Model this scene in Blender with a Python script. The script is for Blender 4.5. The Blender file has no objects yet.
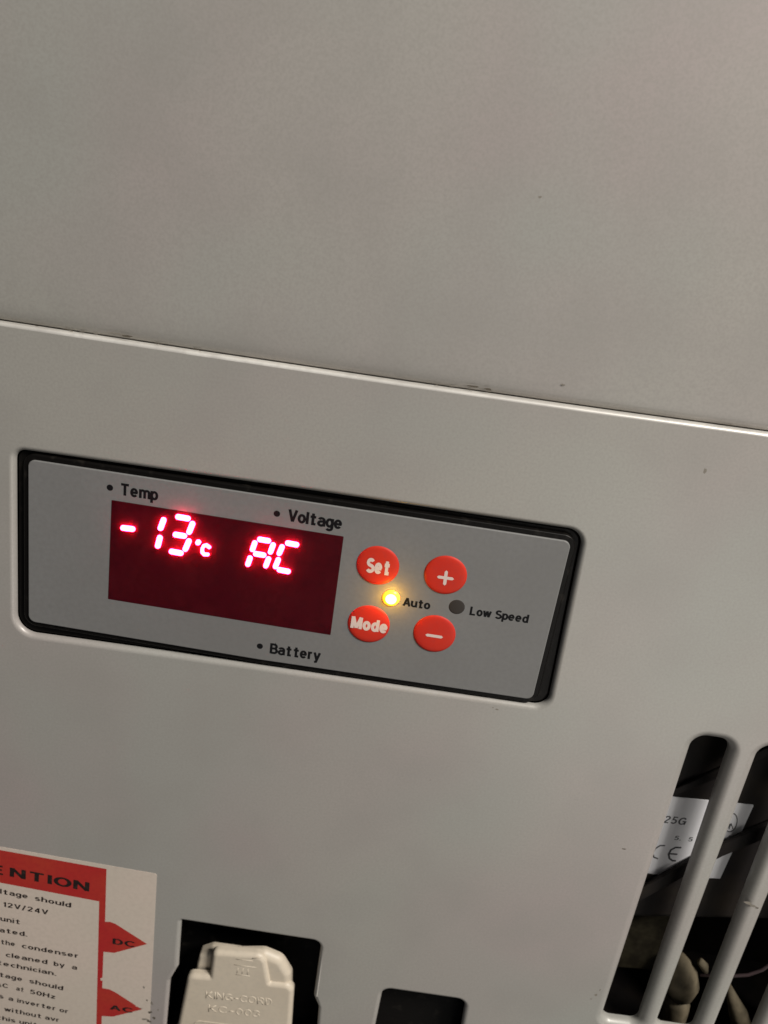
import bpy, bmesh, math, random
from mathutils import Vector, Matrix
from mathutils.geometry import delaunay_2d_cdt
random.seed(7)
S = bpy.context.scene
C = S.collection
MM = 0.001

# ------------------------------------------------------------------ camera
W, H, F = 768, 1024, 850.0
yaw, pitch, roll = (math.radians(a) for a in (0.85, -21.74, 8.38))
R3 = Matrix.Rotation(yaw, 3, 'Y') @ Matrix.Rotation(pitch, 3, 'X') @ Matrix.Rotation(roll, 3, 'Z')
FLIP = Matrix(((1, 0, 0), (0, 0, -1), (0, 1, 0)))          # plane frame (right, up, out) -> world (x, z, -y)

def slope(px, py):
    w = R3 @ Vector((px - W / 2, -(py - H / 2), -F))
    return w.x / -w.z, w.y / -w.z
_a, _b, _c, _d = slope(28.1, 540), slope(555, 620), slope(298, 500), slope(281, 660)
DIST = 110.0 / (_b[0] - _a[0])                             # the face plate is 110 mm wide
CX, CZ = -DIST * (_a[0] + _b[0]) / 2, -DIST * (_c[1] + _d[1]) / 2

def at(px, py, d=0.0):
    """where a line of sight meets the plane lying d mm behind the fridge face (mm)"""
    s = slope(px, py)
    return Vector((CX + (DIST + d) * s[0], CZ + (DIST + d) * s[1]))

cam = bpy.data.cameras.new('camera'); camo = bpy.data.objects.new('camera', cam); C.objects.link(camo)
cam.sensor_fit = 'VERTICAL'; cam.sensor_height = 36.0; cam.lens = 36.0 * F / H
cam.clip_start = 0.005; cam.clip_end = 20
camo.matrix_world = Matrix.Translation((CX * MM, -DIST * MM, CZ * MM)) @ (FLIP @ R3).to_4x4()
cam.dof.use_dof = True; cam.dof.focus_distance = DIST * MM * 1.12; cam.dof.aperture_fstop = 24.0
S.camera = camo
S.render.resolution_x, S.render.resolution_y = W, H

# ------------------------------------------------------------------ light
world = bpy.data.worlds.new('World'); S.world = world; world.use_nodes = True
bg = world.node_tree.nodes['Background']
bg.inputs[0].default_value = (0.95, 0.97, 1.0, 1); bg.inputs[1].default_value = 0.055

def area(name, loc, target, size, energy, col):
    l = bpy.data.lights.new(name, 'AREA'); l.shape = 'RECTANGLE'; l.size, l.size_y = size; l.energy = energy; l.color = col
    o = bpy.data.objects.new(name, l); C.objects.link(o); o.location = loc
    o.rotation_euler = (Vector(target) - Vector(loc)).to_track_quat('-Z', 'Y').to_euler()
    return o
area('ceiling_lamp', (0.56, -0.46, 0.72), (0.05, 0, 0.0), (0.30, 0.16), 14.6, (1.0, 0.95, 0.885))
area('side_fill', (0.26, -0.42, -0.24), (0.09, 0, -0.07), (0.26, 0.26), 0.42, (1.0, 0.95, 0.88))  # added weak fill, brightens the lower right of the face

S.view_settings.view_transform = 'Standard'; S.view_settings.look = 'None'
S.view_settings.exposure = 0.0; S.view_settings.gamma = 1.0

# ------------------------------------------------------------------ materials
def mat(name, col, rough=0.5, metal=0.0, spec=0.5, coat=0.0, sss=0.0, emit=None, es=0.0, mottle=None, bump=None, coord='Object'):
    m = bpy.data.materials.new(name); m.use_nodes = True
    nt = m.node_tree; b = nt.nodes['Principled BSDF']
    b.inputs['Base Color'].default_value = (*col, 1); b.inputs['Roughness'].default_value = rough
    b.inputs['Metallic'].default_value = metal; b.inputs['Specular IOR Level'].default_value = spec
    b.inputs['Coat Weight'].default_value = coat; b.inputs['Coat Roughness'].default_value = 0.24
    if sss: b.inputs['Subsurface Weight'].default_value = sss; b.inputs['Subsurface Radius'].default_value = (1.0, 0.12, 0.2); b.inputs['Subsurface Scale'].default_value = 0.0022
    if emit: b.inputs['Emission Color'].default_value = (*emit, 1); b.inputs['Emission Strength'].default_value = es
    tc = nt.nodes.new('ShaderNodeTexCoord')
    if mottle:
        last = None
        for (scale, detail, c2, lo, hi, amt) in mottle:
            n = nt.nodes.new('ShaderNodeTexNoise'); n.inputs['Scale'].default_value = scale; n.inputs['Detail'].default_value = detail
            nt.links.new(tc.outputs[coord], n.inputs['Vector'])
            r = nt.nodes.new('ShaderNodeMapRange'); r.inputs['From Min'].default_value = lo; r.inputs['From Max'].default_value = hi
            r.inputs['To Max'].default_value = amt; nt.links.new(n.outputs['Fac'], r.inputs['Value'])
            x = nt.nodes.new('ShaderNodeMix'); x.data_type = 'RGBA'
            nt.links.new(r.outputs[0], x.inputs[0])
            if last: nt.links.new(last, x.inputs[6])
            else: x.inputs[6].default_value = (*col, 1)
            x.inputs[7].default_value = (*c2, 1); last = x.outputs[2]
        nt.links.new(last, b.inputs['Base Color'])
    if bump:
        prev = None
        for (scale, detail, strength, dist) in bump:
            n = nt.nodes.new('ShaderNodeTexNoise'); n.inputs['Scale'].default_value = scale; n.inputs['Detail'].default_value = detail
            nt.links.new(tc.outputs[coord], n.inputs['Vector'])
            u = nt.nodes.new('ShaderNodeBump'); u.inputs['Strength'].default_value = strength; u.inputs['Distance'].default_value = dist
            nt.links.new(n.outputs['Fac'], u.inputs['Height'])
            if prev: nt.links.new(prev, u.inputs['Normal'])
            prev = u.outputs['Normal']
        nt.links.new(prev, b.inputs['Normal'])
    return m

BASE = (0.388, 0.375, 0.342)
SKIN = mat('silver_paint', BASE, 0.47, 0.12, 0.45, coat=0.3,
           mottle=[(11, 2, (0.390, 0.340, 0.328), 0.42, 0.60, 0.9), (17, 2, (0.355, 0.366, 0.335), 0.45, 0.65, 0.7),
                   (45, 4, (0.335, 0.32, 0.297), 0.45, 0.7, 0.6), (2000, 2, (0.31, 0.295, 0.268), 0.35, 0.75, 0.55)],
           bump=[(13, 1, 0.45, 0.0010), (3000, 2, 0.08, 0.00004)])
EDGE = mat('seam_highlight', (0.72, 0.70, 0.655), 0.4, 0.25, 0.6, mottle=[(60, 4, (0.54, 0.52, 0.485), 0.42, 0.62, 0.8), (400, 3, (0.50, 0.48, 0.45), 0.45, 0.7, 0.6)])  # paler than the skin: bright seam highlight painted into the strip's colour
PLATE = mat('faceplate_film', (0.195, 0.194, 0.191), 0.5, 0.0, 0.4,
            mottle=[(30, 2, (0.17, 0.168, 0.163), 0.4, 0.65, 0.7), (1100, 2, (0.155, 0.153, 0.149), 0.35, 0.8, 0.5)],
            bump=[(1800, 2, 0.15, 0.00005)])
BLACK = mat('black_plastic', (0.005, 0.0044, 0.004), 0.4, 0, 0.15, mottle=[(350, 3, (0.022, 0.019, 0.016), 0.58, 0.75, 0.8)], bump=[(900, 2, 0.3, 0.0001)])
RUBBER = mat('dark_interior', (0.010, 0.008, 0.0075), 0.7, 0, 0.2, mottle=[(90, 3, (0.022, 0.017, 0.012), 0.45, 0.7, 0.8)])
INK = mat('black_ink', (0.006, 0.006, 0.007), 0.6, 0, 0.15)
WINDOW = mat('red_filter', (0.060, 0.0018, 0.0055), 0.5, 0, 0.12, sss=0.85, mottle=[(120, 3, (0.078, 0.005, 0.008), 0.4, 0.7, 0.7), (500, 3, (0.045, 0.0015, 0.004), 0.45, 0.7, 0.7)])
GHOST = mat('unlit_segment', (0.056, 0.0022, 0.0050), 0.5, 0, 0.12)
SEG = mat('lit_segment', (0.8, 0.1, 0.1), 0.5, 0, 0.2, emit=(1.0, 0.0155, 0.075), es=78.0)
REDBTN = mat('red_button', (0.56, 0.028, 0.012), 0.5, 0, 0.3, mottle=[(150, 3, (0.50, 0.022, 0.013), 0.4, 0.7, 0.8), (900, 2, (0.48, 0.03, 0.02), 0.5, 0.75, 0.6)], bump=[(500, 2, 0.25, 0.0001)])
WHITE = mat('white_ink', (0.66, 0.54, 0.50), 0.5)
AMBER = mat('lit_amber_lens', (0.9, 0.5, 0.1), 0.3, 0, 0.5, emit=(1.0, 0.27, 0.003), es=2.3)
AMBERCORE = mat('amber_lens_core', (0.9, 0.7, 0.3), 0.3, 0, 0.5, emit=(1.0, 0.70, 0.16), es=6.0)
GREYLENS = mat('unlit_lens', (0.042, 0.036, 0.032), 0.5, 0, 0.2)
PAPER = mat('sticker_paper', (0.61, 0.52, 0.45), 0.5, 0, 0.4, mottle=[(40, 3, (0.57, 0.505, 0.43), 0.4, 0.65, 0.8), (900, 2, (0.51, 0.44, 0.375), 0.4, 0.75, 0.5)], bump=[(25, 1, 0.4, 0.001)])
STRED = mat('sticker_red', (0.41, 0.022, 0.022), 0.5, 0, 0.3, mottle=[(60, 3, (0.42, 0.045, 0.024), 0.4, 0.65, 0.8), (900, 2, (0.32, 0.02, 0.02), 0.4, 0.75, 0.4)])
STINK = mat('sticker_ink', (0.018, 0.011, 0.010), 0.6, 0, 0.2, mottle=[(700, 2, (0.07, 0.05, 0.04), 0.55, 0.75, 0.5)])
PLUG = mat('cream_plastic', (0.60, 0.525, 0.42), 0.48, 0, 0.5, mottle=[(60, 3, (0.55, 0.475, 0.375), 0.4, 0.7, 0.7), (800, 2, (0.48, 0.43, 0.355), 0.45, 0.75, 0.4)], bump=[(120, 2, 0.35, 0.0004)])
RATING = mat('rating_paper', (0.66, 0.66, 0.68), 0.45)
RINK = mat('rating_ink', (0.03, 0.03, 0.035), 0.5)
HOSE = mat('cloudy_hose', (0.13, 0.108, 0.072), 0.75, 0, 0.15, mottle=[(200, 3, (0.06, 0.05, 0.033), 0.4, 0.65, 0.9)], bump=[(300, 2, 0.5, 0.0006)])
DIRT = mat('grime', (0.10, 0.085, 0.065), 0.8, 0, 0.2)
GRIME2 = mat('light_grime', (0.22, 0.20, 0.17), 0.8, 0, 0.2)

# ------------------------------------------------------------------ helpers
class MB:
    """collects faces, then links them as ONE mesh object"""
    def __init__(s): s.v = []; s.f = []; s.m = []; s.s = []; s.mats = []
    def mi(s, m):
        if m not in s.mats: s.mats.append(m)
        return s.mats.index(m)
    def add(s, verts, faces, m, smooth=False):
        b = len(s.v); s.v += [(x * MM, d * MM, z * MM) for x, z, d in verts]
        k = s.mi(m)
        for f in faces: s.f.append([b + i for i in f]); s.m.append(k); s.s.append(smooth)
    def build(s, name, parent=None, label=None):
        me = bpy.data.meshes.new(name); me.from_pydata(s.v, [], s.f)
        for m in s.mats: me.materials.append(m)
        for p, k, sm in zip(me.polygons, s.m, s.s): p.material_index = k; p.use_smooth = sm
        bm = bmesh.new(); bm.from_mesh(me); bmesh.ops.remove_doubles(bm, verts=bm.verts, dist=2e-7)
        bmesh.ops.recalc_face_normals(bm, faces=bm.faces); bm.to_mesh(me); bm.free()
        o = bpy.data.objects.new(name, me); C.objects.link(o)
        if parent: o.parent = parent
        if label: o['label'] = label
        return o

def rpoly(pts, radii, seg=8):
    """polygon with rounded corners; counter-clockwise seen from the camera"""
    n = len(pts); out = []
    area2 = sum(pts[i][0] * pts[(i + 1) % n][1] - pts[(i + 1) % n][0] * pts[i][1] for i in range(n))
    if area2 < 0: pts = pts[::-1]; radii = radii[::-1]
    pts = [Vector(p[:2]) for p in pts]
    for i in range(n):
        p, a, b, r = pts[i], pts[i - 1], pts[(i + 1) % n], radii[i]
        if r <= 0: out.append(p.copy()); continue
        u, w = (a - p).normalized(), (b - p).normalized()
        ang = u.angle(w); t = r / math.tan(ang / 2)
        t = min(t, (a - p).length * 0.49, (b - p).length * 0.49); rr = t * math.tan(ang / 2)
        c = p + (u + w).normalized() * (rr / math.sin(ang / 2))
        s0 = p + u * t - c; s1 = p + w * t - c
        a0 = math.atan2(s0.y, s0.x); da = math.atan2(s1.y, s1.x) - a0
        while da > math.pi: da -= 2 * math.pi
        while da < -math.pi: da += 2 * math.pi
        for k in range(seg + 1):
            q = a0 + da * k / seg; out.append(c + Vector((math.cos(q), math.sin(q))) * rr)
    return out

def circle(c, r, n=40, ry=None):
    ry = ry or r
    return [Vector((c[0] + r * math.cos(2 * math.pi * k / n), c[1] + ry * math.sin(2 * math.pi * k / n))) for k in range(n)]

def capsule(a, b, r, n=10):
    a, b = Vector(a), Vector(b); t = math.atan2((b - a).y, (b - a).x); out = []
    for k in range(n + 1): q = t - math.pi / 2 + math.pi * k / n; out.append(b + Vector((math.cos(q), math.sin(q))) * r)
    for k in range(n + 1): q = t + math.pi / 2 + math.pi * k / n; out.append(a + Vector((math.cos(q), math.sin(q))) * r)
    return out

def offset(pts, r):
    """move every point outwards by r (counter-clockwise outline)"""
    n = len(pts); out = []
    for i in range(n):
        e1 = pts[i] - pts[i - 1]; e2 = pts[(i + 1) % n] - pts[i]
        if e1.length < 1e-6: e1 = e2
        if e2.length < 1e-6: e2 = e1
        n1 = Vector((e1.y, -e1.x)).normalized(); n2 = Vector((e2.y, -e2.x)).normalized()
        m = (n1 + n2).normalized(); out.append(pts[i] + m * (r / max(0.35, m.dot(n1))))
    return out

def rings(mb, loops, m, smooth=True):
    """loops: list of (outline, depth)"""
    n = len(loops[0][0]); v = [(p[0], p[1], d) for o, d in loops for p in o]; f = []
    for k in range(len(loops) - 1):
        for i in range(n):
            j = (i + 1) % n; f.append((k * n + i, k * n + j, (k + 1) * n + j, (k + 1) * n + i))
    mb.add(v, f, m, smooth)

def fill(mb, outline, d, m, holes=(), grid=None):
    allp = list(outline); edges = [(i, (i + 1) % len(outline)) for i in range(len(outline))]
    for h in holes:
        b = len(allp); allp += list(h); edges += [(b + i, b + (i + 1) % len(h)) for i in range(len(h))]
    vs, es, fs, *_ = delaunay_2d_cdt([Vector(p[:2]) for p in allp], edges, [], 1, 1e-5)
    def inside(p, poly):
        r = False; n = len(poly)
        for i in range(n):
            a, b = poly[i], poly[i - 1]
            if (a[1] > p[1]) != (b[1] > p[1]) and p[0] < (b[0] - a[0]) * (p[1] - a[1]) / (b[1] - a[1]) + a[0]: r = not r
        return r
    keep = []
    for f in fs:
        c = sum((vs[i] for i in f), Vector((0, 0))) / len(f)
        if inside(c, outline) and not any(inside(c, h) for h in holes): keep.append(f)
    mb.add([(p.x, p.y, d) for p in vs], keep, m, False)

def slab(mb, o, d0, d1, m, bev=0.3, seg=4, back=False, top=None):
    """raised block: front face at depth d0, rim rounded by bev, sides down to d1"""
    loops = []
    for k in range(seg + 1):
        q = math.pi / 2 * k / seg
        loops.append((offset(o, -bev + bev * math.sin(q)), d0 + bev * (1 - math.cos(q))))
    loops.append((o, d1)); rings(mb, loops, m)
    fill(mb, loops[0][0], d0, top or m)
    if back: fill(mb, o, d1, m)

def hole_lip(mb, o, d, r, m, wall=1.0, seg=8):
    """edge of an opening rolled inwards with radius r"""
    loops = []
    for k in range(seg + 1):
        q = math.pi / 2 * k / seg
        loops.append((offset(o, r * (1 - math.sin(q))), d + r * (1 - math.cos(q))))
    loops.append((o, d + r + wall)); rings(mb, loops, m)
    return loops[0][0]

# a plain grotesque alphabet as pen strokes: capitals 1 high, lower case 0.74 high
def arc(cx, cy, rx, ry, t0, t1, n=14):
    return [(cx + rx * math.cos(math.radians(t0 + (t1 - t0) * k / n)), cy + ry * math.sin(math.radians(t0 + (t1 - t0) * k / n))) for k in range(n + 1)]
def alphabet():
    b, x, c = 0.08, 0.66, 0.92                       # centre lines of base, x-height and cap strokes
    m = (b + x) / 2; ry = (x - b) / 2; r = 0.19; L = 0.08; Rr = L + 2 * r; q = L + r
    o = arc(q, m, r, ry, 0, 360, 28)
    g = {
     'o': [o], 'c': [arc(q, m, r, ry, 42, 318, 22)], 'e': [arc(q, m, r, ry, 0, 322, 24), [(L, m), (Rr + .07, m)]],
     'd': [o, [(Rr, 0), (Rr, 1)]], 'b': [o, [(L, 0), (L, 1)]], 'p': [o, [(L, -.27), (L, x + .08)]], 'q': [o, [(Rr, -.27), (Rr, x + .08)]],
     'g': [o, [(Rr, x + .08), (Rr, 0)] + arc(q, -.02, r, .2, 0, -150, 10)],
     'a': [arc(q, x - .17, r, .17, 160, 0, 10) + [(Rr, 0)], arc(q, b + .15, r, .17, 60, 300, 18) + [(Rr, b + .1)], [(q + .06, b + .31), (Rr, b + .36)]],
     'n': [[(L, 0), (L, x + .08)], [(L, m)] + arc(q, x - .19, r, .19, 170, 0, 12) + [(Rr, 0)]],
     'h': [[(L, 0), (L, 1)], [(L, m)] + arc(q, x - .19, r, .19, 170, 0, 12) + [(Rr, 0)]],
     'm': [[(L, 0), (L, x + .08)], [(L, m)] + arc(L + .16, x - .16, .16, .16, 170, 0, 12) + [(L + .32, 0)], [(L + .32, m)] + arc(L + .48, x - .16, .16, .16, 170, 0, 12) + [(L + .64, 0)]],
     'u': [[(L, x + .08)] + arc(q, b + .19, r, .19, 180, 350, 12) + [(Rr, m)], [(Rr, 0), (Rr, x + .08)]],
     'r': [[(L, 0), (L, x + .08)], [(L, m + .05)] + arc(L + .2, x - .17, .2, .17, 170, 80, 8)],
     's': [arc(.25, x - .14, .16, .14, 30, 235, 12) + arc(.25, b + .15, .17, .15, 55, -150, 12)],
     't': [[(.17, .95), (.17, b), (.38, b)], [(-.02, x), (.38, x)]],
     'l': [[(L, 0), (L, 1)]], 'i': [[(L, 0), (L, x + .08)], [(L, .86), (L, 1)]],
     'v': [[(.05, x + .08), (.25, .02)], [(.25, .02), (.45, x + .08)]],
     'w': [[(.05, x + .08), (.2, .02)], [(.2, .02), (.36, x + .06)], [(.36, x + .06), (.52, .02)], [(.52, .02), (.67, x + .08)]],
     'y': [[(.05, x + .08), (.26, .02)], [(.47, x + .08), (.22, -.16), (.08, -.2)]],
     'z': [[(.04, x), (.42, x)], [(.42, x - .02), (.06, b + .02)], [(.04, b), (.45, b)]],
     '.': [[(L, 0), (L, .16)]], '-': [[(.04, .42), (.36, .42)]], '/': [[(.02, -.05), (.3, 1.03)]], ' ': [],
     'T': [[(0, c), (.58, c)], [(.29, 0), (.29, c)]], 'L': [[(L, 1), (L, b), (.5, b)]], 'I': [[(L, 0), (L, 1)]],
     'V': [[(.05, 1), (.3, .02)], [(.3, .02), (.55, 1)]], 'A': [[(.05, 0), (.31, .97)], [(.31, .97), (.57, 0)], [(.13, .3), (.49, .3)]],
     'B': [[(L, 0), (L, 1)], [(L, c), (.34, c)] + arc(.34, .72, .16, .2, 90, -90, 10) + [(L, .52)], [(.34, .52)] + arc(.35, .3, .19, .22, 90, -90, 10) + [(L, b)]],
     'R': [[(L, 0), (L, 1)], [(L, c), (.36, c)] + arc(.36, .7, .18, .22, 90, -90, 10) + [(L, .48)], [(.34, .48), (.54, 0)]],
     'D': [[(L, 0), (L, 1)], [(L, c), (.28, c)] + arc(.28, .5, .26, .42, 90, -90, 14) + [(L, b)]],
     'K': [[(L, 0), (L, 1)], [(.56, 1), (L, .38)], [(.22, .52), (.6, 0)]], 'H': [[(L, 0), (L, 1)], [(.56, 0), (.56, 1)], [(L, .52), (.56, .52)]],
     'N': [[(L, 0), (L, 1)], [(.56, 0), (.56, 1)], [(L, .98), (.56, .02)]], 'E': [[(L, 0), (L, 1)], [(L, c), (.5, c)], [(L, .52), (.47, .52)], [(L, b), (.52, b)]],
     'M': [[(L, 0), (L, 1)], [(.72, 0), (.72, 1)], [(L + .02, 1), (.4, .06)], [(.4, .06), (.7, 1)]],
     'O': [arc(.36, .5, .28, .42, 0, 360, 30)], 'C': [arc(.36, .5, .28, .42, 40, 320, 26)], 'G': [arc(.36, .5, .28, .42, 40, 345, 26), [(.38, .46), (.64, .46), (.64, .05)]],
     'S': [arc(.3, .72, .2, .2, 25, 240, 14) + arc(.3, .29, .23, .21, 62, -155, 14)],
     '0': [arc(.28, .5, .2, .42, 0, 360, 28)], '1': [[(.24, 0), (.24, 1)], [(.24, .84), (.06, .72)]], '3': [arc(.25, .71, .18, .21, 160, -70, 14) + arc(.26, .29, .2, .21, 75, -160, 14)],
     '2': [arc(.27, .7, .19, .22, 170, -25, 12) + [(.08, b)], [(.04, b), (.5, b)]], '4': [[(.38, 0), (.38, 1)], [(.36, .95), (.04, .3)], [(.02, .27), (.52, .27)]],
     '5': [[(.46, c), (.14, c), (.1, .5)] + arc(.25, .33, .2, .25, 125, -150, 16)],
    }
    return g
ALPHA = alphabet()

def ribbon(p, w):
    """outline quads of a pen stroke of width w, square ends, mitred bends"""
    n = len(p); closed = math.dist(p[0], p[-1]) < 1e-4; l = []; r = []
    P = [Vector(v) for v in p]
    for i in range(n):
        e1 = P[i] - P[i - 1] if i > 0 else (P[0] - P[-2] if closed else P[1] - P[0])
        e2 = P[i + 1] - P[i] if i < n - 1 else (P[1] - P[0] if closed else P[-1] - P[-2])
        n1 = Vector((-e1.y, e1.x)).normalized(); n2 = Vector((-e2.y, e2.x)).normalized(); m = (n1 + n2).normalized()
        k = w / 2 / max(0.5, m.dot(n1)); l.append(P[i] + m * k); r.append(P[i] - m * k)
    return [(l[i], r[i], r[i + 1], l[i + 1]) for i in range(n - 1)]

def in_quad(c, q):
    s = 0
    for i in range(4):
        a, b = q[i], q[(i + 1) % 4]; z = (b.x - a.x) * (c.y - a.y) - (b.y - a.y) * (c.x - a.x)
        if abs(z) < 1e-9: continue
        if s == 0: s = 1 if z > 0 else -1
        elif (z > 0) != (s > 0): return False
    return True

_cache = {}
def glyph(ch, w):
    """one letter as a clean flat mesh: the union of its strokes"""
    if (ch, w) in _cache: return _cache[ch, w]
    quads = [q for st_ in ALPHA[ch] for q in ribbon(st_, w)]
    if not quads: _cache[ch, w] = ([], []); return _cache[ch, w]
    pts = []; ed = []
    for q in quads:
        b0 = len(pts); pts += [Vector(v) for v in q]; ed += [(b0, b0 + 1), (b0 + 1, b0 + 2), (b0 + 2, b0 + 3), (b0 + 3, b0)]
    vs, es, fs, *_ = delaunay_2d_cdt(pts, ed, [], 0, 1e-5)
    keep = [f for f in fs if any(in_quad(sum((vs[i] for i in f), Vector((0, 0))) / len(f), q) for q in quads)]
    _cache[ch, w] = ([tuple(v) for v in vs], keep); return _cache[ch, w]

def layout(body, gap, space=0.34):
    x = 0; out = []
    for ch in body:
        if ch == ' ': x += space; continue
        xs_ = [p[0] for st_ in ALPHA[ch] for p in st_]
        out.append((ch, x - min(xs_))); x += max(xs_) - min(xs_) + gap
    return out, x - gap

def word(mb, body, a, b, cap, d, m, w=0.17, lean=0.0, plane=0.0, gap=0.26, relief=0.0):
    """text whose baseline runs from pixel a to pixel b on the plane `plane` mm behind the face; cap = capital height (mm)"""
    A, B = at(*a, plane), at(*b, plane)
    lay, width = layout(body, gap)
    h = w / 2; u = (B - A) / (width + w); up = Vector((-u.y, u.x)).normalized()
    up = (up + Vector((1, 0)) * lean) * cap
    T_ = lambda x, y, x0: A + u * (x + x0 + h) + up * y
    for ch, x0 in lay:
        if relief:
            for st_ in ALPHA[ch]:
                tube(mb, [(*T_(x, y, x0), d) for x, y in st_], relief, m, 8)
        else:
            vs, fs = glyph(ch, w)
            mb.add([(*T_(x, y, x0), d) for x, y in vs], fs, m)

def empty(name, loc, label, cat):
    o = bpy.data.objects.new(name, None); C.objects.link(o); o.location = loc; o.empty_display_size = 0.02
    o['label'] = label; o['category'] = cat
    return o

def rebase(root):
    """children were laid out in world millimetres: keep them there under a moved Empty"""
    for ch in root.children: ch.matrix_parent_inverse = Matrix.Translation(root.location).inverted()

def tube(mb, pts, r, m, n=10):
    """pts: (x, z, depth) in mm"""
    P = [Vector(p) for p in pts]; v = []; f = []
    for i, p in enumerate(P):
        t = (P[min(i + 1, len(P) - 1)] - P[max(i - 1, 0)]).normalized()
        s = t.cross(Vector((0, 0, 1)))
        if s.length < 1e-3: s = t.cross(Vector((0, 1, 0)))
        s.normalize(); w = t.cross(s); rr = r[i] if isinstance(r, (list, tuple)) else r
        for k in range(n):
            q = 2 * math.pi * k / n; v.append(tuple(p + (s * math.cos(q) + w * math.sin(q)) * rr))
    for i in range(len(P) - 1):
        for k in range(n):
            j = (k + 1) % n; f.append((i * n + k, i * n + j, (i + 1) * n + j, (i + 1) * n + k))
    f.append(tuple(range(n))); f.append(tuple((len(P) - 1) * n + k for k in range(n)))
    mb.add(v, f, m, True)

def blob(mb, cx, cz, d, rx, rz, m, seed=0, n=18, rough=0.35):
    rnd = random.Random(seed); ph = [rnd.uniform(0, 6.28) for _ in range(4)]; out = []
    for k in range(n):
        q = 2 * math.pi * k / n
        r = 1 + rough * (0.5 * math.sin(2 * q + ph[0]) + 0.35 * math.sin(3 * q + ph[1]) + 0.3 * math.sin(5 * q + ph[2]))
        out.append(Vector((cx + rx * r * math.cos(q), cz + rz * r * math.sin(q))))
    fill(mb, out, d, m)

# ------------------------------------------------------------------ the fridge
fridge = empty('portable_fridge', (0, 0.15, -0.16), 'silver grey portable fridge with a red digital temperature display, filling the picture', 'fridge')

XL, XR, ZB, ZT = -130, 210, -150, 190
seam = [at(-400, 264), at(-200, 293), at(0, 322.6), at(200, 353.0), at(400, 382.6), at(600, 411.0), at(768, 434), at(1000, 465.5), at(1300, 506)]
sz = lambda x: next((a.y + (b.y - a.y) * (x - a.x) / (b.x - a.x) for a, b in zip(seam, seam[1:]) if a.x <= x <= b.x), (seam[0].y if x < seam[0].x else seam[-1].y))
xs = [XL + (XR - XL) * k / 60 for k in range(61)]
TOP = [Vector((x, sz(x))) for x in xs]

bez_hole = rpoly([at(16.4, 448.3, 1), at(300, 488.2, 1), at(583.5, 530.0, 1), at(547, 705, 1.2), at(260, 663.6, 1.2), at(17.8, 629.9, 1.2)], [2.2, 0, 3.2, 3.0, 0, 4.2])
def slot_outline(ta, tb, ba, bb):
    """vertical ventilation slot from its four pixel corners, ends rounded"""
    return rpoly([at(*ta, 2.2), at(*tb, 2.4), at(*bb, 2.7), at(*ba, 2.6)], [3.0, 3.0, 2.2, 2.2], 10)
s1 = slot_outline((692.8, 731.5), (731, 736.8), (600.6, 1012.5), (636.5, 1017))
s2 = slot_outline((759.0, 741), (798, 746.8), (654.2, 1020), (691, 1025))
s3 = slot_outline((824, 751.5), (864, 757.2), (709.5, 1028.5), (747, 1034))
s4 = slot_outline((890.5, 761), (931, 767), (766, 1037), (804, 1042))
sock = rpoly([at(181.8, 918.2, .8), at(321.6, 939.7, .8), at(314.0, 994, .8), at(318.8, 1005, .8), at(312.5, 1085, .8), at(163.0, 1064, .8), at(170.6, 978.5, .8), at(178.6, 965, .8)],
             [0.5, 2.2, 0.6, 0.6, 1.5, 1.5, 0.8, 0.8])
sock2 = rpoly([at(383.2, 986.5, .8), at(465.8, 998.5, .8), at(452.5, 1072, .8), at(368, 1060, .8)], [2.4, 2.4, 2, 2])

body = MB(); holes = []
for o, r in ((bez_hole, 1.15), (s1, 2.25), (s2, 2.25), (s3, 2.25), (s4, 2.25), (sock, 1.0), (sock2, 1.2)):
    holes.append(hole_lip(body, o, 0.0, r, SKIN, 0.5 if r > 2 else 0.15, 12))
# top edge rolled back at the seam
R0 = 0.62
outer = [Vector((XL, ZB))] + [Vector((XR, ZB))] + [p - Vector((0, R0)) for p in TOP[::-1]]
fill(body, outer, 0.0, SKIN, holes)
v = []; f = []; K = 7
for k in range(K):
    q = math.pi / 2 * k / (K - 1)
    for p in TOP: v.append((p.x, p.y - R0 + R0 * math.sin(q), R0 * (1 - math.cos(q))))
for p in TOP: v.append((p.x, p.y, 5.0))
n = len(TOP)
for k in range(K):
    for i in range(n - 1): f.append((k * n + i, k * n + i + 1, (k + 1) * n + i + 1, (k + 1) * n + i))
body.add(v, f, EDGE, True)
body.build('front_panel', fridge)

# upper panel: bottom edge curls back behind the seam
up = MB(); v = []; f = []
prof = [(0.13, 5.0), (0.13, 2.3), (0.25, 1.9), (0.55, 1.55), (1.0, 1.22), (1.7, 0.98), (2.7, 0.82), (4.2, 0.72), (6.5, 0.66), (9, 0.65)]
for dz, d in prof:
    for p in TOP: v.append((p.x, p.y + dz, d))
for k in range(len(prof) - 1):
    for i in range(n - 1): f.append((k * n + i, k * n + i + 1, (k + 1) * n + i + 1, (k + 1) * n + i))
up.add(v, f, SKIN, True)
fill(up, [Vector((p.x, p.y + 9)) for p in TOP] + [Vector((XR, ZT)), Vector((XL, ZT))], 0.65, SKIN)
up.build('upper_panel', fridge)

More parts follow.
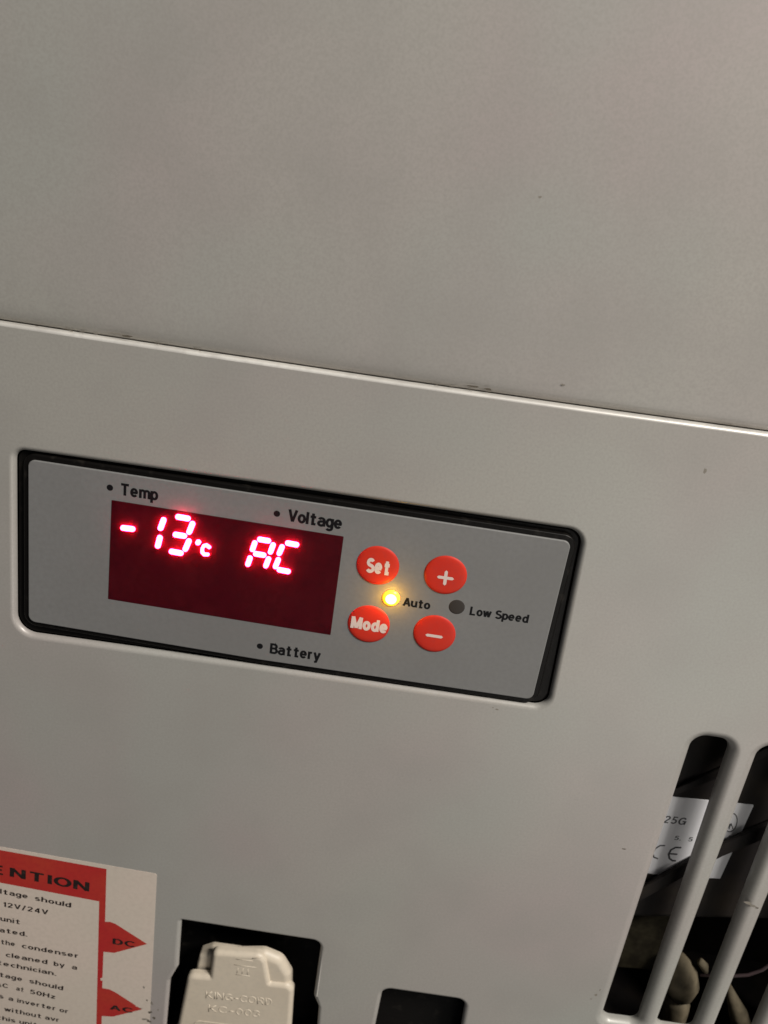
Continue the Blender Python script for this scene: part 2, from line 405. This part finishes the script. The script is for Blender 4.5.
# cabinet shell behind the two panels
sh = MB()
def boxv(x0, x1, z0, z1, d0, d1):
    return ([(x0, z0, d0), (x1, z0, d0), (x1, z1, d0), (x0, z1, d0), (x0, z0, d1), (x1, z0, d1), (x1, z1, d1), (x0, z1, d1)],
            [(0, 1, 2, 3), (7, 6, 5, 4), (0, 4, 5, 1), (1, 5, 6, 2), (2, 6, 7, 3), (3, 7, 4, 0)])
for b in ((XL, XL + 2, ZB, ZT, 5.2, 300), (XR - 2, XR, ZB, ZT, 5.2, 300), (XL + 2.1, XR - 2.1, ZT - 2, ZT, 5.2, 300), (XL + 2.1, XR - 2.1, ZB, ZB + 2, 5.2, 300), (XL + 2.1, XR - 2.1, ZB + 2.1, ZT - 2.1, 296, 299)):
    sh.add(*boxv(*b), SKIN)
sh.build('cabinet_shell', fridge)
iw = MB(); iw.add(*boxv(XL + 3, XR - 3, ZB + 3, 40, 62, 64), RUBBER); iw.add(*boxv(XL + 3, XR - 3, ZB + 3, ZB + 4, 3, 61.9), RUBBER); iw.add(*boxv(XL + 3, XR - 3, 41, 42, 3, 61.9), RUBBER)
iw.build('inner_wall', fridge)

# marks: grime flecks and scuffs lying on the paint (each a shallow crust)
for (px, py, rx, rz, m, sd) in [(540, 197, 0.26, 0.2, GRIME2, 1), (127, 336.2, 1.0, 0.18, DIRT, 2), (118, 333.8, 1.6, 0.14, GRIME2, 3), (705, 471, 0.25, 0.6, GRIME2, 4), (488, 389.2, 0.8, 0.18, DIRT, 5),
                                (473, 386.4, 1.3, 0.14, DIRT, 6), (563, 384.8, 0.35, 0.16, GRIME2, 7), (624, 849, 0.4, 0.18, DIRT, 8), (497, 709.5, 0.35, 0.2, GRIME2, 9), (493, 707.6, 0.2, 0.12, GRIME2, 10),
                                (101, 372.5, 0.5, 0.12, GRIME2, 12), (596, 995, 0.3, 0.5, GRIME2, 13),
                                (591, 999, 0.25, 0.2, GRIME2, 14), (600, 990, 0.15, 0.35, GRIME2, 15), (753, 906, 0.7, 0.4, GRIME2, 16), (748, 903, 0.9, 0.45, GRIME2, 17), (757, 908, 0.35, 0.22, DIRT, 18),
                                (154, 1018, 0.5, 0.35, DIRT, 19), (158, 1010, 0.25, 0.3, GRIME2, 20), (300, 700, 0.12, 0.1, GRIME2, 21), (430, 780, 0.12, 0.1, GRIME2, 22)]:
    dd = -0.012 if py > 400 else -0.012
    if py < 392: dd = 0.63
    p = at(px, py, dd)
    if abs(p.y - sz(p.x)) < 2.7 and p.y > sz(p.x): dd = 0.4; p = at(px, py, dd)
    gr = MB(); blob(gr, p.x, p.y, dd, rx, rz, m, sd); gr.build('grime_fleck', fridge)

rnd = random.Random(3)
for k in range(16):                                              # crumbs of dirt caught along the seam
    px = rnd.choice([rnd.uniform(20, 760), rnd.uniform(60, 200), rnd.uniform(430, 540)]); x = at(px, 390).x
    gr = MB(); blob(gr, x, sz(x) + rnd.uniform(0.15, 0.5), 1.2, rnd.uniform(0.15, 0.6), rnd.uniform(0.06, 0.13), rnd.choice((GRIME2, DIRT)), 60 + k, rough=0.5); gr.build('grime_fleck', fridge)

# ------------------------------------------------------------------ control panel
plate_o = rpoly([at(28.2, 459.2), at(300, 500.6), at(571.5, 541.6), at(532.3, 699.5), at(260, 659.6), at(28.6, 621.0)], [1.5, 0, 1.5, 1.5, 0, 1.6], 8)
bz = MB()
slab(bz, offset(bez_hole, -0.12), 1.35, 6.0, BLACK, 0.4)
slab(bz, offset(plate_o, 1.15), 0.25, 1.3, BLACK, 0.35)
panel = bz.build('control_panel', fridge)

fp = MB(); PD = -0.15
win = [at(111.9, 499.7), at(343.8, 536.2), at(330.6, 634.6), at(108.3, 598.6)]
slab(fp, plate_o, PD, 0.24, PLATE, 0.22)
T = PD - 0.012
for body_, a, b, cap in (('Temp', (119.8, 494.6), (158.4, 500.4), 2.55), ('Voltage', (287.4, 520.8), (342.6, 529.2), 2.62), ('Battery', (269.6, 652.8), (320.4, 660.4), 2.5),
                         ('Auto', (402.4, 605.2), (429.8, 609.2), 1.95), ('Low Speed', (469.2, 614.4), (527.8, 622.8), 1.95)):
    word(fp, body_, a, b, cap, T, INK, 0.205, gap=0.20)
for px, py, r in ((110.2, 487.4, 0.66), (277.0, 513.4, 0.66), (260.0, 645.8, 0.66)):
    c = at(px, py); fill(fp, circle(c, r, 24), T, INK)
fp.build('faceplate', panel, 'grey faceplate printed with Temp, Voltage, Battery, Auto and Low Speed')

ds = MB()
rings(ds, [(rpoly(win, [0.15] * 4, 3), PD - 0.03), (rpoly(win, [0.15] * 4, 3), PD + 0.1)], WINDOW, False)
fill(ds, rpoly(win, [0.15] * 4, 3), PD - 0.03, WINDOW)
for ox in (0, 21, 104, 126):                                     # unlit lower row, just visible through the filter
    for (x0, y0, x1, y1) in ((144, 571.5, 150, 572.5), (153, 576.5, 151.6, 583.5), (150.4, 589.5, 149, 596), (139.5, 598.6, 145.5, 599.6), (136.2, 588, 135.2, 594.5), (139.6, 574.8, 138, 581.6), (140.8, 584.6, 147, 585.6)):
        fill(ds, capsule(at(x0 + ox, y0 + ox * 0.155), at(x1 + ox, y1 + ox * 0.155), 0.42, 6), PD - 0.04, GHOST)
ds.build('display_screen', panel, 'dark red display screen glowing with minus 13 degrees C and AC')

def lit(name, segs, label):
    m = MB()
    for (x0, y0, x1, y1, r) in segs:
        a_, b_ = at(x0, y0, -0.8), at(x1, y1, -0.8); k_ = (b_ - a_) * (0.07 if r > 0.4 else 0); o = capsule(a_ + k_, b_ - k_, r, 8)
        loops = []
        for k in range(5):
            q = math.pi / 2 * k / 4
            loops.append((offset(o, -r * 0.97 * (1 - math.sin(q))), PD - 0.04 - 0.7 * math.cos(q) ** 0.7 if k < 4 else PD - 0.04))
        rings(m, loops, SEG); fill(m, loops[0][0], loops[0][1], SEG)
    return m.build(name, panel, label)
r = 0.56
lit('minus_sign', [(121.6, 528.7, 132.4, 530.0, r)], 'glowing minus sign')
lit('digit', [(163.0, 520.2, 159.6, 529.6, r), (159.2, 538, 156.9, 547.4, r)], 'glowing digit 1')
lit('digit', [(176.6, 517.6, 188.0, 519.6, r), (192.0, 524.0, 188.2, 533.6, r), (174.2, 535.4, 184.2, 537.0, r), (188.4, 541.4, 184.4, 550.6, r), (170.2, 552.3, 180.8, 554.2, r)], 'glowing digit 3')
cc = [(208.8, 548.2), (206.0, 546.0), (203.0, 546.8), (201.6, 549.6), (201.6, 552.8), (203.6, 555.2), (207.2, 555.4)]
ring = [(197.6 + 1.5 * math.cos(t), 543.2 + 1.4 * math.sin(t)) for t in [k * math.pi / 3 for k in range(7)]]
lit('degree_symbol', [(*a, *b, 0.33) for a, b in zip(cc, cc[1:])] + [(*a, *b, 0.26) for a, b in zip(ring, ring[1:])], 'small glowing degree C sign')
r = 0.53
lit('letter', [(258.6, 540.2, 268.6, 541.9, r), (254.4, 543.4, 251.8, 550.8, r), (272.8, 545.4, 269.8, 553.4, r), (254.6, 554.6, 263.8, 556.2, r), (249.6, 558.6, 247.2, 565.6, r), (268.2, 559.4, 265.2, 567.2, r)], 'glowing letter A')
lit('letter', [(286.6, 543.9, 296.8, 545.8, r), (281.8, 547.4, 278.6, 554.8, r), (278.0, 560.2, 274.8, 568.0, r), (278.2, 570.6, 288.4, 572.6, r)], 'glowing letter C')

def button(px, py, rad, label, marks):
    c = at(px, py); m = MB(); loops = []; N = 48; hgt = 0.42
    prof = [(0.0, 1.0), (0.3, 0.985), (0.55, 0.94), (0.75, 0.86), (0.88, 0.74), (0.96, 0.5), (1.0, 0.18), (1.0, -0.2)]
    for q, h in prof[1:]: loops.append((circle(c, rad * q, N, rad * q * 0.985), PD - hgt * h))
    rings(m, loops, REDBTN)
    m.add([(c.x, c.y, PD - hgt)] + [(p.x, p.y, PD - hgt * 0.985) for p in loops[0][0]], [(0, 1 + i, 1 + (i + 1) % N) for i in range(N)], REDBTN, True)
    marks(m); return m.build('button', panel, label)
BD = PD - 0.43
button(377.9, 565.0, 4.35, 'red button marked Set', lambda m: word(m, 'Set', (365.6, 571.8), (390.0, 575.2), 3.1, BD, WHITE, 0.25, plane=-0.6, gap=0.22))
def plus(m):
    fill(m, capsule(at(438.6, 575.7), at(452.4, 577.7), 0.33, 2), BD, WHITE); fill(m, capsule(at(446.4, 570.6), at(444.6, 582.8), 0.33, 2), BD - 0.004, WHITE)
button(445.5, 574.6, 4.35, 'red button marked with a plus', plus)
button(368.8, 623.6, 4.4, 'red button marked Mode', lambda m: word(m, 'Mode', (350.2, 627.6), (387.6, 633.6), 2.75, BD, WHITE, 0.25, plane=-0.6, gap=0.28))
button(434.4, 633.2, 4.4, 'red button marked with a minus', lambda m: fill(m, capsule(at(427, 633.6), at(441.4, 635.8), 0.33, 2), BD, WHITE))

def lens(px, py, rad, h, mats, label):
    c = at(px, py); m = MB(); N = 32
    loops = [(circle(c, rad * q, N), PD - h * math.sqrt(max(0, 1 - q * q)) - 0.01) for q in (0.02, 0.25, 0.5, 0.62, 0.75, 0.9, 0.98, 1.0)]
    rings(m, loops[:4], mats[1]); rings(m, loops[3:], mats[0]); fill(m, loops[0][0], loops[0][1], mats[1])
    m.build('indicator_light', panel, label)
lens(391.2, 597.4, 1.85, 0.9, (AMBER, AMBERCORE), 'glowing amber light beside Auto')
pl = bpy.data.lights.new('amber_glow', 'POINT'); pl.energy = 0.0019; pl.color = (1.0, 0.50, 0.03); pl.shadow_soft_size = 0.0006   # the light this lamp gives off
plo = bpy.data.objects.new('amber_glow', pl); C.objects.link(plo); _p = at(391.2, 597.0); plo.location = (_p.x * MM, -0.0026, _p.y * MM); plo.parent = panel
lens(456.8, 606.6, 1.65, 0.12, (GREYLENS, GREYLENS), 'unlit dark grey light beside Low Speed')

# ------------------------------------------------------------------ warning sticker
st = MB(); D0 = -0.06
so = rpoly([at(-150, 820), at(0, 846.6), at(157, 873.8), at(150.3, 1010), at(146.8, 1085), at(-150, 1040)], [0, 0, 0.6, 0, 0.6, 0.6], 4)
rings(st, [(so, D0), (so, -0.004)], PAPER, False); fill(st, so, D0, PAPER)
def poly(mb, pts, d, m): fill(mb, rpoly([at(*p) for p in pts], [0] * len(pts)), d, m)
poly(st, [(-150, 824.5), (0, 849.8), (106.6, 868.8), (105.2, 921.6), (110, 921.6), (115.5, 923.6), (147.2, 943.8), (114.6, 952.6), (103.6, 951.6), (102.6, 977.4), (100.4, 978), (100.8, 980.2), (102.7, 980.5),
          (102.3, 987.8), (109.6, 989.2), (116, 992.4), (142, 1009.2), (113, 1016.4), (101.9, 1015.8), (101.2, 1040), (100.8, 1075), (95.6, 1074), (96.4, 1024), (99.3, 901.2), (0, 882.4), (-150, 855)], D0 - 0.01, STRED)
TD = D0 - 0.022
word(st, 'NTION', (9.8, 876.2), (89.2, 891.4), 2.95, TD, STINK, 0.185, gap=0.25)
word(st, 'ATTE', (-64, 862.0), (5.2, 875.3), 2.95, TD, STINK, 0.185, gap=0.25)
word(st, 'DC', (112.6, 943.6), (135.4, 947.4), 1.95, TD, STINK, 0.185)
word(st, 'AC', (109.6, 1009.0), (133.2, 1013.0), 1.8, TD, STINK, 0.185)
for t, a, b in (('Voltage', (-14, 890.6), (28.6, 898.6)), ('should', (34.8, 900.0), (71.2, 907.4)), ('12V/24V', (2.8, 906.2), (48.4, 914.6)), ('unit', (0.4, 920.4), (20.6, 924.2)),
                ('ated.', (-0.5, 931.6), (27.4, 936.4)), ('the', (0.6, 943.6), (15.6, 946.2)), ('condenser', (21.9, 947.6), (79.0, 958.0)), ('cleaned', (5.8, 956.4), (47.6, 964.0)), ('by', (53.8, 965.4), (64.8, 967.4)), ('a', (71.8, 968.6), (77.2, 969.6)),
                ('technician.', (-3.5, 964.0), (56.4, 975.6)), ('ltage', (-3.5, 975.6), (22.9, 981.2)), ('should', (29.2, 982.6), (63.2, 990.2)), ('AC', (-4.5, 985.6), (8.4, 988.2)), ('at', (16.2, 990.0), (24.0, 991.8)), ('50Hz', (29.8, 993.2), (56.0, 999.0)),
                ('is', (-4, 997.0), (3.8, 998.6)), ('a', (8.4, 999.8), (13.2, 1001.0)), ('inverter', (17.2, 1002.0), (56.0, 1010.4)), ('or', (59.4, 1011.4), (68.6, 1013.4)), ('without', (4.2, 1010.6), (41.8, 1018.2)), ('avr', (45.0, 1018.9), (59.6, 1022.0)),
                ('this', (-4, 1018.6), (15.6, 1022.6)), ('unit', (19.4, 1023.4), (37.6, 1027.0))):
    word(st, t, a, b, 1.6, TD, STINK, 0.17, gap=0.25)
for (px, py, rx, rz, m, sd) in [(150, 1012, .5, .4, DIRT, 31), (145, 1019, .8, .35, GRIME2, 32), (152, 1003, .3, .5, GRIME2, 33), (147, 1000, .2, .3, DIRT, 34), (141, 1008, .5, .12, GRIME2, 35), (144, 987, .2, .5, GRIME2, 36), (137, 1006, .5, .1, PAPER, 37), (149, 1021, .7, .3, DIRT, 38)]:
    p = at(px, py); blob(st, p.x, p.y, TD - 0.01, rx, rz, m, sd, rough=0.5)
st.build('warning_sticker', fridge, 'white and red printed warning sticker with arrow tabs reading DC and AC')

# ------------------------------------------------------------------ power inlet and plug
inl = MB()
so_ = offset(sock, 0.9)
slab(inl, offset(sock, 1.5), 13.5, 30, BLACK, 0.3)
loops = [(offset(sock, 1.3), 1.75), (offset(sock, 1.3), 13.4)]
rings(inl, loops, BLACK, False)
inl.build('power_inlet', fridge)
sw = MB(); rings(sw, [(offset(sock2, 1.3), 1.95), (offset(sock2, 1.3), 9)], BLACK, False); slab(sw, offset(sock2, 1.25), 6.5, 12, BLACK, 0.3)
sw.build('switch_recess', fridge)

plug = empty('power_plug', (at(235, 1010).x * MM, 0.002, at(235, 1060).y * MM), 'cream moulded power plug pushed into the black inlet below the display', 'plug')
pg = MB(); PB = 2.4
def P2(px, py): return at(px, py, PB + 0.3)
P4 = lambda x, y: at(x, y, PB + 1.3)
front = rpoly([P4(188.5, 971.5), P4(210.5, 973), P4(213.5, 948.0), P4(266, 952), P4(271, 979.5), P4(294.5, 982), P2(291.2, 1024), P2(287, 1092), P2(158, 1078), P2(177.6, 1024)],
              [2.2, 0.1, 1.7, 3.0, 0.3, 2.4, 0, 2, 2, 0], 10)
slab(pg, front, PB, PB + 2.2, PLUG, 1.3, 10)
Pr = lambda x, y: at(x, y, PB + 1.6)
slab(pg, rpoly([Pr(235, 952), Pr(264, 951.5), Pr(282, 959), Pr(291.5, 974), Pr(291.8, 1000), Pr(240, 998)], [1, 3, 3.5, 2.5, 0, 0], 6), PB + 0.9, PB + 3.4, PLUG, 2.0, 10)
Pl = lambda x, y: at(x, y, PB + 4)
slab(pg, rpoly([Pl(200, 952), Pl(212, 948), Pl(240, 952), Pl(240, 998), Pl(192, 990), Pl(196, 968)], [1.5, 1.5, 0, 0, 0, 2.5], 6), PB + 2.7, PB + 6.0, PLUG, 1.0, 6)
slab(pg, rpoly([at(225, 990, 5), at(275, 995, 5), at(270, 1075, 5), at(180, 1065, 5)], [2] * 4), PB + 4.3, 13.4, PLUG, 0.3)
EM = PB + 0.05
word(pg, 'KING-CORD', (205.5, 997.8), (271.5, 1005.4), 2.5, EM, PLUG, 0.1, 0.05, plane=PB, gap=0.2, relief=0.17)
word(pg, 'KC-003', (208.0, 1011.2), (259.5, 1017.4), 2.5, EM, PLUG, 0.1, 0.05, plane=PB, gap=0.2, relief=0.17)
for a, b in (((236, 959), (253, 961)), ((234, 964.5), (256, 967.6)), ((238, 968), (237, 973)), ((243, 968.6), (242, 974)), ((248, 969), (247.4, 974.8)), ((236, 974.4), (250, 976.2)), ((262, 957.6), (252, 958.5))):
    A, B = at(*a, PB), at(*b, PB); tube(pg, [(A.x, A.y, EM), (B.x, B.y, EM)], 0.13, PLUG, 6)
ov = rpoly([P2(196, 1019.5), P2(255, 1027), P2(254, 1050), P2(190, 1042)], [1.5] * 4, 6)
pts = [(p.x, p.y, EM) for p in ov]; tube(pg, pts + [pts[0]], 0.2, PLUG, 6)
pg.build('moulded_body', plug)
cb = MB(); c0 = at(222, 1070, 6)
tube(cb, [(c0.x, c0.y - 2, 8), (c0.x - 1, c0.y - 5, 6), (c0.x - 2, c0.y - 12, -4), (c0.x - 3, c0.y - 40, -8)], 2.6, PLUG, 16)
cb.build('cable', plug); rebase(plug)

# ------------------------------------------------------------------ machinery behind the slots
comp = empty('compressor', (at(700, 860, 20).x * MM, 0.02, (at(700, 860, 20).y - 60) * MM), 'dark compressor with a pale rating label, seen through the ventilation slots', 'compressor')
cm = MB(); LD = 8.0
c = at(745, 830, 14)
casing = rpoly([at(630, 700, 14), at(880, 720, 14), at(850, 905, 14), at(600, 900, 14)], [8, 8, 6, 6], 8)
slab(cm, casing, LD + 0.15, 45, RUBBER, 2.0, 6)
cm.build('casing', comp)
lb = MB()
lo = rpoly([at(640, 793.5, LD), at(754, 804.8, LD), at(720.2, 878.6, LD), at(668, 876.2, LD), at(612, 868, LD)], [0.4, 0.3, 0.3, 0.3, 0.4], 3)
rings(lb, [(lo, LD), (lo, LD + 0.12)], RATING, False); fill(lb, lo, LD, RATING)
LT = LD - 0.015
word(lb, '25G', (662.0, 822.6), (684.6, 825.2), 2.2, LT, RINK, 0.16, 0.18, plane=LD)
word(lb, '5.  5', (673.6, 839.8), (692, 841.6), 1.3, LT, RINK, 0.15, 0.15, plane=LD)
def stroke(mb, pts, w, d):
    for a, b in zip(pts, pts[1:]): fill(mb, capsule(at(*a, LD), at(*b, LD), w, 4), d, RINK); d -= 0.0004
stroke(lb, [(664.5, 845.6), (660, 845.6), (655.5, 848.4), (652.8, 853), (653.6, 857), (657.5, 858.6)], 0.2, LT)
stroke(lb, [(680.6, 847.6), (675.6, 847.4), (671, 849.8), (668.6, 854), (669.4, 858.4), (672.4, 860.6), (675.2, 860.8)], 0.24, LT)
stroke(lb, [(669, 853.6), (676.6, 854.2)], 0.24, LT - 0.004)
stroke(lb, [(731 + 6.0 * math.cos(t) - 1.5 * math.sin(t), 822.5 + 9.2 * math.sin(t)) for t in [k * math.pi / 10 for k in range(21)]], 0.13, LT)
stroke(lb, [(729, 829), (731, 823.5), (732.8, 828.5)], 0.12, LT - 0.006); stroke(lb, [(726, 825), (730, 824), (728, 828)], 0.12, LT - 0.008)
lb.build('rating_label', comp, 'pale rating label with a CE mark'); rebase(comp)

br = MB(); BDp = 6.0                                                                # diagonal strap across the label
slab(br, rpoly([at(800, 812, BDp), at(800, 826, BDp), at(748, 846, BDp), at(722, 857, BDp), at(690, 874, BDp), at(628, 908, BDp), at(560, 945, BDp), at(560, 932, BDp), at(626, 897, BDp), at(682, 866, BDp), at(720, 846, BDp), at(745, 834, BDp)],
               [0] * 12), BDp, BDp + 1.2, RUBBER, 0.25, 3, True)
sb = br.build('mounting_strap', None)
sb['label'] = 'dark diagonal strap crossing in front of the rating label behind the slots'; sb['category'] = 'strap'
br = MB()
slab(br, rpoly([at(800, 733, 7), at(800, 742, 7), at(715, 780, 7), at(664, 800, 7), at(664, 794, 7), at(712, 773, 7)], [0] * 6), 7, 8.0, RUBBER, 0.25, 3, True)
sb = br.build('cable_tie', None)
sb['label'] = 'thin dark tie slanting behind the top of the first slot, above the rating label'; sb['category'] = 'cable tie'

hs = empty('drain_hose', (at(685, 1000, 14).x * MM, 0.014, (at(685, 1000, 14).y - 30) * MM), 'cloudy beige hose fitting low behind the second ventilation slot', 'hose')
h1 = MB(); p = lambda x, y, d=12.0: (*at(x, y, d), d)
tube(h1, [p(672, 957), p(675, 960), p(679, 972), p(681, 984), p(680, 993), p(678, 996)], [1.0, 3.0, 4.6, 4.6, 3.4, 2.0], HOSE, 20)
h1.build('fitting', hs)
h2 = MB(); tube(h2, [p(679, 996), p(677, 1001), p(675, 1010), p(672, 1024), p(668, 1060)], [2.6, 3.4, 3.4, 3.0, 3.0], HOSE, 18); h2.build('pipe', hs)
h3 = MB(); tube(h3, [p(700, 961, 11), p(704, 966, 11), p(706, 972, 11)], [0.9, 1.2, 0.6], HOSE, 12)
h3.build('clip', hs); rebase(hs)
wr = MB(); tube(wr, [p(700, 975, 13), p(733, 976, 12), p(748, 975, 11.5), p(762, 970, 11), p(776, 960, 11), p(800, 940, 12)], 0.45, mat('dull_wire', (0.06, 0.04, 0.042), 0.5), 10)
w1 = wr.build('electric_wire'); w1['label'] = 'thin reddish brown wire bending behind the third slot'; w1['category'] = 'wire'
wr = MB(); tube(wr, [p(728, 985, 14), p(733, 1000, 13), p(738, 1012, 13), p(742, 1030, 13)], [0.8, 1.7, 2.4, 2.8], HOSE, 14)
w2 = wr.build('hose_end'); w2['label'] = 'small pale hose end at the bottom of the third slot'; w2['category'] = 'hose'
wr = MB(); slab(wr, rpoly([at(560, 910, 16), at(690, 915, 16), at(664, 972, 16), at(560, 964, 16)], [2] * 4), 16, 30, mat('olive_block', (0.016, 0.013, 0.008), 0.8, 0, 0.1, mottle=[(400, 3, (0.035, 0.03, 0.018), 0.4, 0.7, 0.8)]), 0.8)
w3 = wr.build('foam_block'); w3['label'] = 'dark olive foam block low behind the first slot'; w3['category'] = 'foam block'
rebase(fridge)
